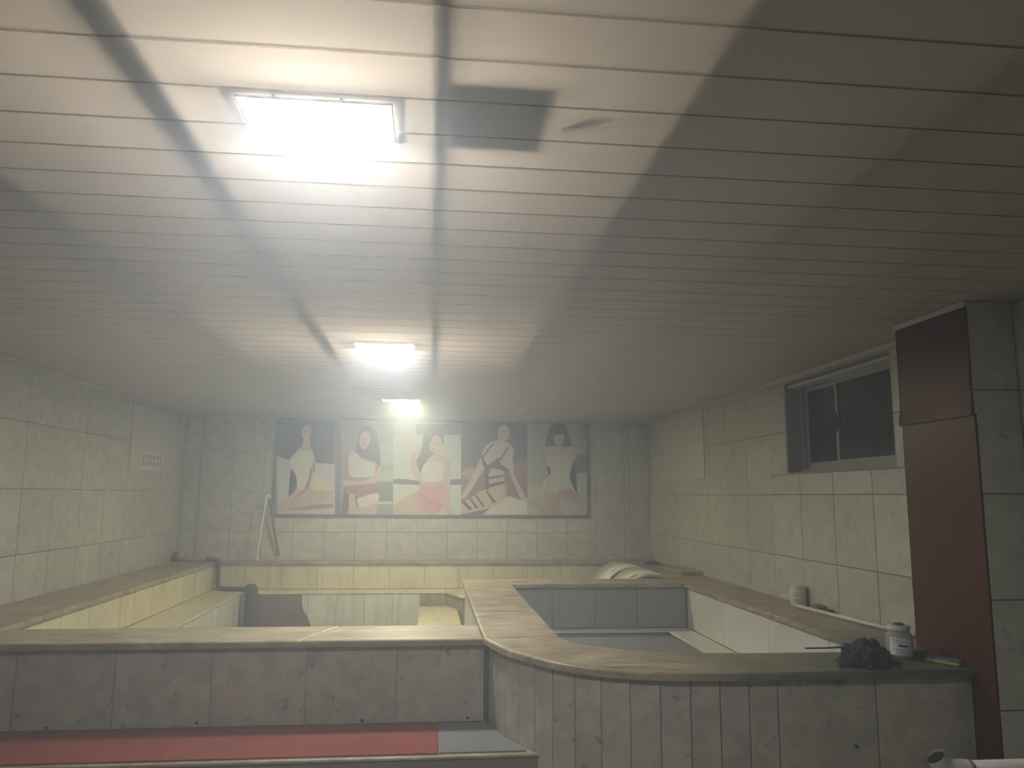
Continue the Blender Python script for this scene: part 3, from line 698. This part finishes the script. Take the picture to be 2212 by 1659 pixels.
picture(z3, [((66, 56, 54), R_(379, 135, 944, 917), 0), ((128, 92, 70), [(379, 560), (470, 500), (560, 560), (760, 560), (860, 450), (944, 410), (944, 917), (379, 917)], 0), ((168, 136, 96), ell(450, 560, 60, 40), 1), ((150, 104, 74), ell(890, 540, 50, 70), 1),
  ((214, 214, 200), [(560, 917), (660, 835), (780, 757), (944, 805), (944, 917)], 0), ((44, 34, 32), ell(735, 205, 66, 80), 1),
  (SK, [(600, 320), (550, 420), (460, 620), (379, 770), (420, 765), (500, 645), (600, 470)], 1), (SK, [(815, 370), (832, 560), (930, 760), (942, 800), (880, 765), (798, 560), (780, 420)], 1),
  (SK, [(625, 300), (690, 285), (780, 300), (828, 370), (800, 500), (745, 560), (765, 700), (755, 770), (660, 845), (590, 720), (605, 560), (560, 470), (560, 380)], 1), (SK, [(590, 700), (755, 745), (660, 845), (480, 892), (379, 905), (379, 830), (470, 765)], 1),
  (SK, ell(742, 222, 50, 74, 8), 1), *face(740, 222, 40, 8), ((26, 24, 26), [(550, 400), (575, 440), (605, 490), (650, 465), (705, 430), (715, 480), (785, 530), (765, 548), (690, 530), (640, 520), (610, 580), (600, 600), (580, 520), (556, 470)], 1),
  ((26, 24, 26), [(575, 570), (612, 570), (618, 700), (590, 706)], 0), ((26, 24, 26), [(600, 596), (740, 574), (740, 592), (600, 614)], 0), ((26, 24, 26), [(600, 655), (748, 628), (750, 648), (600, 690)], 0), ((30, 28, 30), [(555, 420), (650, 300), (662, 306), (570, 430)], 0), ((30, 28, 30), [(705, 440), (775, 335), (788, 342), (720, 450)], 0),
  ((30, 28, 30), [(388, 812), (412, 800), (475, 862), (450, 880)], 0), ((30, 28, 30), [(446, 778), (462, 772), (524, 855), (506, 864)], 0), ((30, 28, 30), [(496, 750), (510, 746), (580, 842), (564, 850)], 0), ((30, 28, 30), [(586, 714), (602, 710), (676, 806), (656, 822)], 0)],
  'portrait of a dark haired person reclining in a black swimsuit', (379, 944, 135, 917))
picture(z3, [((164, 162, 146), R_(946, 135, 1452, 917), 0), ((184, 182, 164), R_(946, 660, 1110, 917), 0), ((188, 186, 170), [(1110, 600), (1452, 560), (1452, 917), (1110, 917)], 0), ((92, 88, 82), R_(1362, 405, 1452, 558), 0), ((130, 126, 112), R_(1400, 150, 1452, 290), 0), ((128, 106, 74), ell(1345, 535, 30, 22), 1),
  (HAIR, [(1140, 160), (1200, 137), (1275, 155), (1300, 250), (1325, 335), (1260, 345), (1160, 340), (1098, 335), (1120, 230)], 1), (SK, [(1098, 350), (1180, 330), (1260, 335), (1345, 345), (1352, 440), (1120, 445)], 1), (SK, ell(1215, 268, 42, 62), 1), (HAIR, [(1165, 200), (1265, 200), (1262, 236), (1170, 236)], 0),
  *face(1215, 276, 34), ((202, 198, 184), [(1125, 420), (1350, 420), (1335, 520), (1305, 600), (1420, 740), (1300, 785), (1190, 745), (1080, 765), (1068, 650), (1130, 580), (1108, 500)], 1),
  ((186, 158, 136), [(1080, 720), (1190, 745), (1245, 917), (1140, 917)], 1), ((182, 152, 132), [(1205, 742), (1300, 690), (1442, 800), (1375, 832)], 1), ((186, 158, 136), [(958, 800), (1020, 795), (1135, 917), (1075, 917)], 1), ((52, 48, 48), [(1112, 505), (1135, 505), (1142, 565), (1120, 560)], 1)],
  'portrait of a person with a fringe sitting in a white dress', (946, 1452, 135, 917))

# ------------------------------------------------------------------ boards and notice on the side walls
bl = tag(MB().box(XL+.0005, XL+.012, 7.68, 8.98, 1.725, 2.36, c=.002).build('blank_board', 'board'), 'plain pale board covering the wall behind the red notice', 'board')
ns = thing('paper_notice', 'small white notice with two rows of red characters', 'sign', (XL+.013, 8.25, 1.74))
MB().box(0, .0015, -.32, .31, 0, .165).build('sheet', 'paper', ns)
rnd = random.Random(5); b = MB()
for i in range(6):
    for j in range(2):
        cy0 = -.255 + i*.099; cz0 = .118 - j*.064
        for k in range(6):
            if k < 3: b.box(.0015, .0022, cy0-.030+.01*rnd.random(), cy0+.032-.012*rnd.random(), cz0-.022+k*.019, cz0-.017+k*.019)
            else: yy_ = cy0 - .022 + (k-3)*.022 + .008*rnd.random(); b.box(.0015, .0022, yy_, yy_+.008, cz0-.024+.014*rnd.random(), cz0+.026)
b.build('lettering', 'ink_red', ns)['label'] = 'two rows of six red characters'
br = tag(MB().box(XR-.012, XR-.0005, 7.33, 8.62, 1.68, 2.37, c=.002).build('blank_board', 'board'), 'plain pale board on the wall between the window and the corner', 'board')

# ------------------------------------------------------------------ pipes at the far left corner
wp = thing('water_pipe', 'water pipe with valve running from the left wall down into the pool', 'pipe', (-2.80, 9.04, .785))
lp = lambda l: [(a_+2.80, b_-9.04, c_-.785) for a_, b_, c_ in l]
MB().tube(lp([(-2.84, 9.04, .785), (-2.46, 9.02, .783)]), .024, 12).build('flow_pipe', 'pipe_paint', wp)
MB().tube(lp(catmull([(-2.46, 9.02, .783), (-2.36, 9.015, .775), (-2.325, 9.01, .74), (-2.32, 9.01, .62), (-2.315, 9.01, .52), (-2.30, 9.0, .475), (-2.25, 8.99, .465), (-2.0, 8.95, .465)], 5)), .024, 12).build('drop_pipe', 'pipe_dark', wp)
MB().tube(lp(catmull([(-2.02, 8.95, .466), (-1.93, 8.90, .47), (-1.905, 8.84, .455), (-1.90, 8.805, .40), (-1.90, 8.80, .2), (-1.90, 8.80, .03)], 5)), [.026]*3+[.055]*4+[.062]*19, 14).build('outlet_hose', 'hose', wp)['label'] = 'thick dark hose hanging into the pool'
v = MB().lathe([(.02, -.03), (.035, -.025), (.035, .025), (.02, .03)], (0, 0, 0), 12)
vv = v.build('valve_body', 'pipe_dark', wp); vv.rotation_euler = (0, math.pi/2, 0)
MB().tube([(0, 0, .03), (0, 0, .06)], .008, 8).box(-.04, .04, -.008, .008, .058, .070).build('valve_handle', 'black_plastic', wp)
rl = thing('handrail', 'white upright rail pipe with dark slanting brace on the back ledge', 'handrail', (-1.94, 9.16, ZT))
MB().tube([(0, 0, .004), (0, 0, .05)], .022, 10).build('foot_socket', 'rail_white', rl)
MB().tube(catmull([(.0, 0, .03), (.03, .01, .40), (.063, .02, .70), (.085, .03, .735), (.105, .05, .715)], 5), .012, 10).build('rail_pole', 'rail_white', rl)
MB().tube(catmull([(.105, .05, .715), (.115, .06, .66), (.15, .11, .35), (.21, .15, .05)], 5), .014, 10).build('brace_pole', 'rail_dark', rl)
MB().tube([(.098, .05, .69), (.116, .06, .61)], .022, 10).build('clamp', 'rail_dark', rl)

# ------------------------------------------------------------------ white loungers at the far right
PROF = [(1.60, .42), (1.72, .52), (1.80, .60), (1.90, .71), (2.0, .768), (2.10, .785), (2.20, .772), (2.30, .735), (2.42, .70), (2.55, .690), (2.66, .690)]
def lounger(y0, y1, label, stains):
    t = thing('pool_lounger', label, 'lounger', (1.6, y0, 0), 'white loungers in the far corner of the large pool')
    pr = catmull(PROF, 4); pr = [p for p in pr if p.x < 2.238]; n = len(pr)
    lp_ = [(p.x-1.6, p.y) for p in pr]
    b = MB(); vs = []
    for yv in (0, y1-y0): vs += [(x_, yv, z_) for x_, z_ in lp_]
    vs += [(x_, yv, z_-.035) for yv in (0, y1-y0) for x_, z_ in lp_]
    fs = [(i, i+1, n+i+1, n+i) for i in range(n-1)] + [(2*n+i+1, 2*n+i, 3*n+i, 3*n+i+1) for i in range(n-1)]
    fs += [(i+1, i, 2*n+i, 2*n+i+1) for i in range(n-1)] + [(n+i, n+i+1, 3*n+i+1, 3*n+i) for i in range(n-1)]
    fs += [(0, n, 3*n, 2*n), (n-1, 3*n-1, 4*n-1, 2*n-1)]
    MB().add(vs, fs, 0, True).build('shell', 'white_enamel', t)
    vs = [(x_, yv, z_-.036) for yv in (.012, y1-y0-.012) for x_, z_ in lp_] + [(x_, yv, .0) for yv in (.012, y1-y0-.012) for x_, z_ in lp_]
    fs = [(i+1, i, 2*n+i, 2*n+i+1) for i in range(n-1)] + [(n+i, n+i+1, 3*n+i+1, 3*n+i) for i in range(n-1)] + [(0, n, 3*n, 2*n), (n-1, 3*n-1, 4*n-1, 2*n-1)]
    MB().add(vs, fs).build('pedestal', 'lounger_side', t)
    for (xs, ys, r) in stains:
        i = min(range(n), key=lambda k_: abs(pr[k_].x-xs)); a_, c_ = pr[i], pr[min(i+1, n-1)]
        tg = Vector((c_.x-a_.x, 0, c_.y-a_.y)).normalized(); nn = Vector((-tg.z, 0, tg.x))
        o = blob('rust_stain', 'rust', Vector((a_.x-1.6, ys-y0, a_.y+.0015)), tg, (0, .5, 0), r, nn, None, int(xs*100)); o.parent = t
    return t
lounger(8.02, 8.62, 'white curved lounger with narrow rust streak, beside the back ledge', [(1.93, 8.12, .03)])
lounger(7.30, 7.86, 'white curved lounger with broad rust stain, beside the curved pool', [(1.95, 7.40, .04), (1.98, 7.36, .03)])
sl = tag(MB().box(2.44, XR-.002, 7.45, 8.05, ZT+.001, ZT+.035, c=.006).build('stone_sill', 'coping_stone'), 'low stone sill on the ledge below the pale board by the corner', 'sill')
p = onz(1428, 1228, ZT+.01)
bpy_cl = MB(); rnd = random.Random(2)
bpy_cl.add([(2.50+.10*math.cos(a)*r*(.8+.3*rnd.random()), 8.62+.12*math.sin(a)*r, ZT+.002+.03*(1-r**2)+.006*rnd.random()*(r < .95)) for r in (1., .7, .35) for a in [i*math.pi/6 for i in range(12)]],
           [(k*12+i, k*12+(i+1) % 12, (k+1)*12+(i+1) % 12, (k+1)*12+i) for k in range(2) for i in range(12)] + [tuple(24+i for i in range(12)), tuple(reversed(range(12)))], 0, True)
tag(bpy_cl.build('cloth', 'dark_cloth'), 'small crumpled dark cloth on the far right ledge', 'cloth')

# ------------------------------------------------------------------ things on the right ledge
def can(loc):
    t = thing('plastic_tub', 'beige plastic tub standing against the right wall', 'tub', loc)
    MB().lathe([(0, 0), (.052, 0), (.056, .006), (.057, .095), (.052, .112), (.047, .118)], seg=28).build('body', 'pvc_white', t)
    MB().lathe([(.0505, .114), (.052, .118), (.052, .134), (.048, .138), (0, .139)], seg=28).build('lid', 'trim_white', t)
    b = MB(); a0 = math.radians(-150)
    for z_ in (.04, .072, .088):
        vs = [(.0577*math.cos(a0+k*.12), .0577*math.sin(a0+k*.12), z_+dz_) for dz_ in (0, .006) for k in range(6)]
        b.add(vs, [(i, i+1, 7+i, 6+i) for i in range(5)])
    b.build('print', 'ink_grey', t)
can((2.606, 5.36, ZT))
tag(MB().tube([(2.530, 5.27, ZT+.014), (2.645, 4.10, ZT+.014)], .0125, 12).build('plastic_rod', 'rail_white'), 'long thin white rod lying on the ledge along the right wall', 'rod')
sp1 = MB().box(-.05, .05, -.032, .032, 0, .036, c=.01).build('sponge', 'sponge_yellow', loc=(2.630, 5.12, ZT+.001)); sp1.rotation_euler.z = 1.5
tag(sp1, 'yellow brown sponge beside the white rod', 'sponge')
sp2 = MB().lathe([(0, 0), (.028, 0), (.032, .008), (.028, .018), (0, .022)], seg=16).build('pumice_stone', 'green_scrub', loc=(2.634, 4.99, ZT+.001))
tag(sp2, 'small dark pad next to the yellow sponge', 'scrubber')

# glass-like plastic jar with white label
jr = thing('plastic_jar', 'clear plastic jar with white label and blue print, by the brown column', 'jar', (2.245, 3.60, ZT+.001)); jr.scale = (.94, .94, .92)
R_j = .064
MB().lathe([(0, 0), (.052, 0), (.060, .008), (R_j, .025), (R_j, .105), (.060, .120), (.050, .130), (.048, .136), (.048, .142), (.0465, .142), (.0465, .134), (.058, .118), (R_j-.002, .104), (R_j-.002, .026), (.056, .006), (0, .004)], seg=36).build('body', 'jar_plastic', jr)
MB().lathe([(.049, .137), (.0525, .138), (.0535, .144), (.0535, .158), (.050, .162), (.048, .163), (0, .164)], seg=36).build('lid', 'pvc_white', jr)
MB().lathe([(.026, .1642), (.026, .170), (.022, .174), (0, .175)], seg=20).build('lid_knob', 'jar_lid', jr)
b = MB(); a0, a1 = math.radians(195), math.radians(290); n = 14
vs = [((R_j+.0008)*math.cos(a0+(a1-a0)*k/n), (R_j+.0008)*math.sin(a0+(a1-a0)*k/n), z_) for z_ in (.022, .108) for k in range(n+1)]
b.add(vs, [(i, i+1, n+2+i, n+1+i) for i in range(n)], 0, True)
lb = b.build('label', 'label_white', jr)
b = MB()
def band(b, s0, s1, z_, h, mi=0, skew=0.):
    n = 8; r = R_j+.0014
    b.add([(r*math.cos(a0+(a1-a0)*(s0+(s1-s0)*k/n)), r*math.sin(a0+(a1-a0)*(s0+(s1-s0)*k/n)), z_+dz_*h-skew*k/n) for dz_ in (0, 1) for k in range(n+1)], [(i, i+1, n+2+i, n+1+i) for i in range(n)], mi)
band(b, .42, .85, .066, .010, 0, .006)
for z_ in (.030, .037, .044, .051): band(b, .3, .9, z_, .0022, 1, .003)
band(b, .1, .45, .094, .005, 1); band(b, .35, .75, .086, .003, 1)
b.build('print', ['ink_blue', 'ink_grey'], lb)

# dark net scrubber with a wire loop handle
nt_ = thing('net_scrubber', 'dark grey crumpled net scrubber with wire loop, on the coping', 'scrubber', (1.985, 3.455, ZT+.001))
bm = bmesh.new(); bmesh.ops.create_icosphere(bm, subdivisions=4, radius=1)
from mathutils import noise
for v in bm.verts:
    d = v.co.normalized(); nz = noise.noise(d*2.2) * .35 + noise.noise(d*6)*.16 + noise.noise(d*15)*.08
    rr = 1 + nz; v.co = Vector((d.x*.105*rr, d.y*.095*rr, max(0, (d.z+.35)*.076*rr)))
me = bpy.data.meshes.new('net_body'); bm.to_mesh(me); bm.free(); me.materials.append(MATS['mesh_net'])
for p_ in me.polygons: p_.use_smooth = False
o = bpy.data.objects.new('net_body', me); COL.objects.link(o); o.parent = nt_
MB().tube(catmull([(-.04, .04, .072), (-.12, .08, .060), (-.19, .12, .052), (-.215, .135, .050), (-.20, .145, .050), (-.12, .115, .056), (-.03, .07, .07)], 5), .0026, 7).build('wire_loop', 'wire', nt_)
for k, (x_, y_, l) in enumerate(((-.11, -.03, .05), (.10, -.05, .03), (.12, .05, .09), (.13, .03, .08))):
    MB().tube(catmull([(x_*.6, y_*.8, .02), (x_, y_, .010), (x_*1.15, y_*1.1-.02, .006), (x_*1.15+math.copysign(l, x_)*.5, y_-.015, .006)], 5), .004, 7).build('strand', 'mesh_net', nt_)
ch = MB().box(-.022, .022, -.008, .008, 0, .006, c=.002).build('soap_chip', 'sponge_edge', loc=(2.085, 3.64, ZT+.001)); ch.rotation_euler.z = -.5
tag(ch, 'thin yellowish soap chip between the net scrubber and the jar', 'soap')
b = MB(); bm = bmesh.new(); bmesh.ops.create_uvsphere(bm, u_segments=20, v_segments=12, radius=1)
for v in bm.verts: v.co = Vector((v.co.x*.075, v.co.y*.035, (v.co.z+1)*.017))
bm.verts.index_update(); b.add([v.co[:] for v in bm.verts], [[v.index for v in f.verts] for f in bm.faces], 0, True); bm.free()
so = b.build('soap_bar', 'soap_pink', loc=(2.355, 3.685, ZT+.001)); so.rotation_euler.z = -.45
tag(so, 'rounded pinkish soap bar lying behind the jar', 'soap')
gs = MB().lathe([(0, 0), (.026, 0), (.031, .008), (.026, .02), (.012, .028), (0, .03)], seg=14).build('scouring_pad', 'green_scrub', loc=(2.322, 3.585, ZT+.001))
tag(gs, 'dark green scouring pad beside the pink soap', 'scrubber')
sb = thing('sponge', 'flat blue green sponge with yellow edge lying by the brown column', 'sponge', (2.388, 3.475, ZT+.001))
sb.rotation_euler.z = -1.05
MB().box(-.075, .075, -.034, .034, 0, .012, c=.004).build('base_layer', 'sponge_edge', sb)
MB().box(-.073, .073, -.032, .032, .0121, .022, c=.004).build('top_layer', 'sponge_blue', sb)

# white plastic pipe near the camera
fp = thing('plastic_pipe', 'white plastic pipe with open elbow sticking out from the right wall', 'pipe', (XR-.0, 2.4, .66))
MB().tube([(-.001, 0, 0), (-.995, 0, 0)], .0265, 20).build('pipe_length', 'pvc_white', fp)
arc = [(-.985, 0, 0), (-1.012, 0, 0)] + [(-1.012-.07*math.sin(a), .0, .07-.07*math.cos(a)) for a in [math.radians(d) for d in (12, 24, 36, 48, 58)]]
e0, e1 = Vector(arc[-2]), Vector(arc[-1]); dr = (e1-e0).normalized(); arc.append(e1 + dr*.012)
MB().tube(arc, .031, 20, caps=False).build('elbow', 'pvc_white', fp)
MB().tube([e1 - dr*.02, e1 + dr*.004], .0285, 20).build('opening', 'hole', fp)
MB().tube([(-.962, 0, 0), (-.99, 0, 0)], .030, 20).build('collar', 'pvc_white', fp)
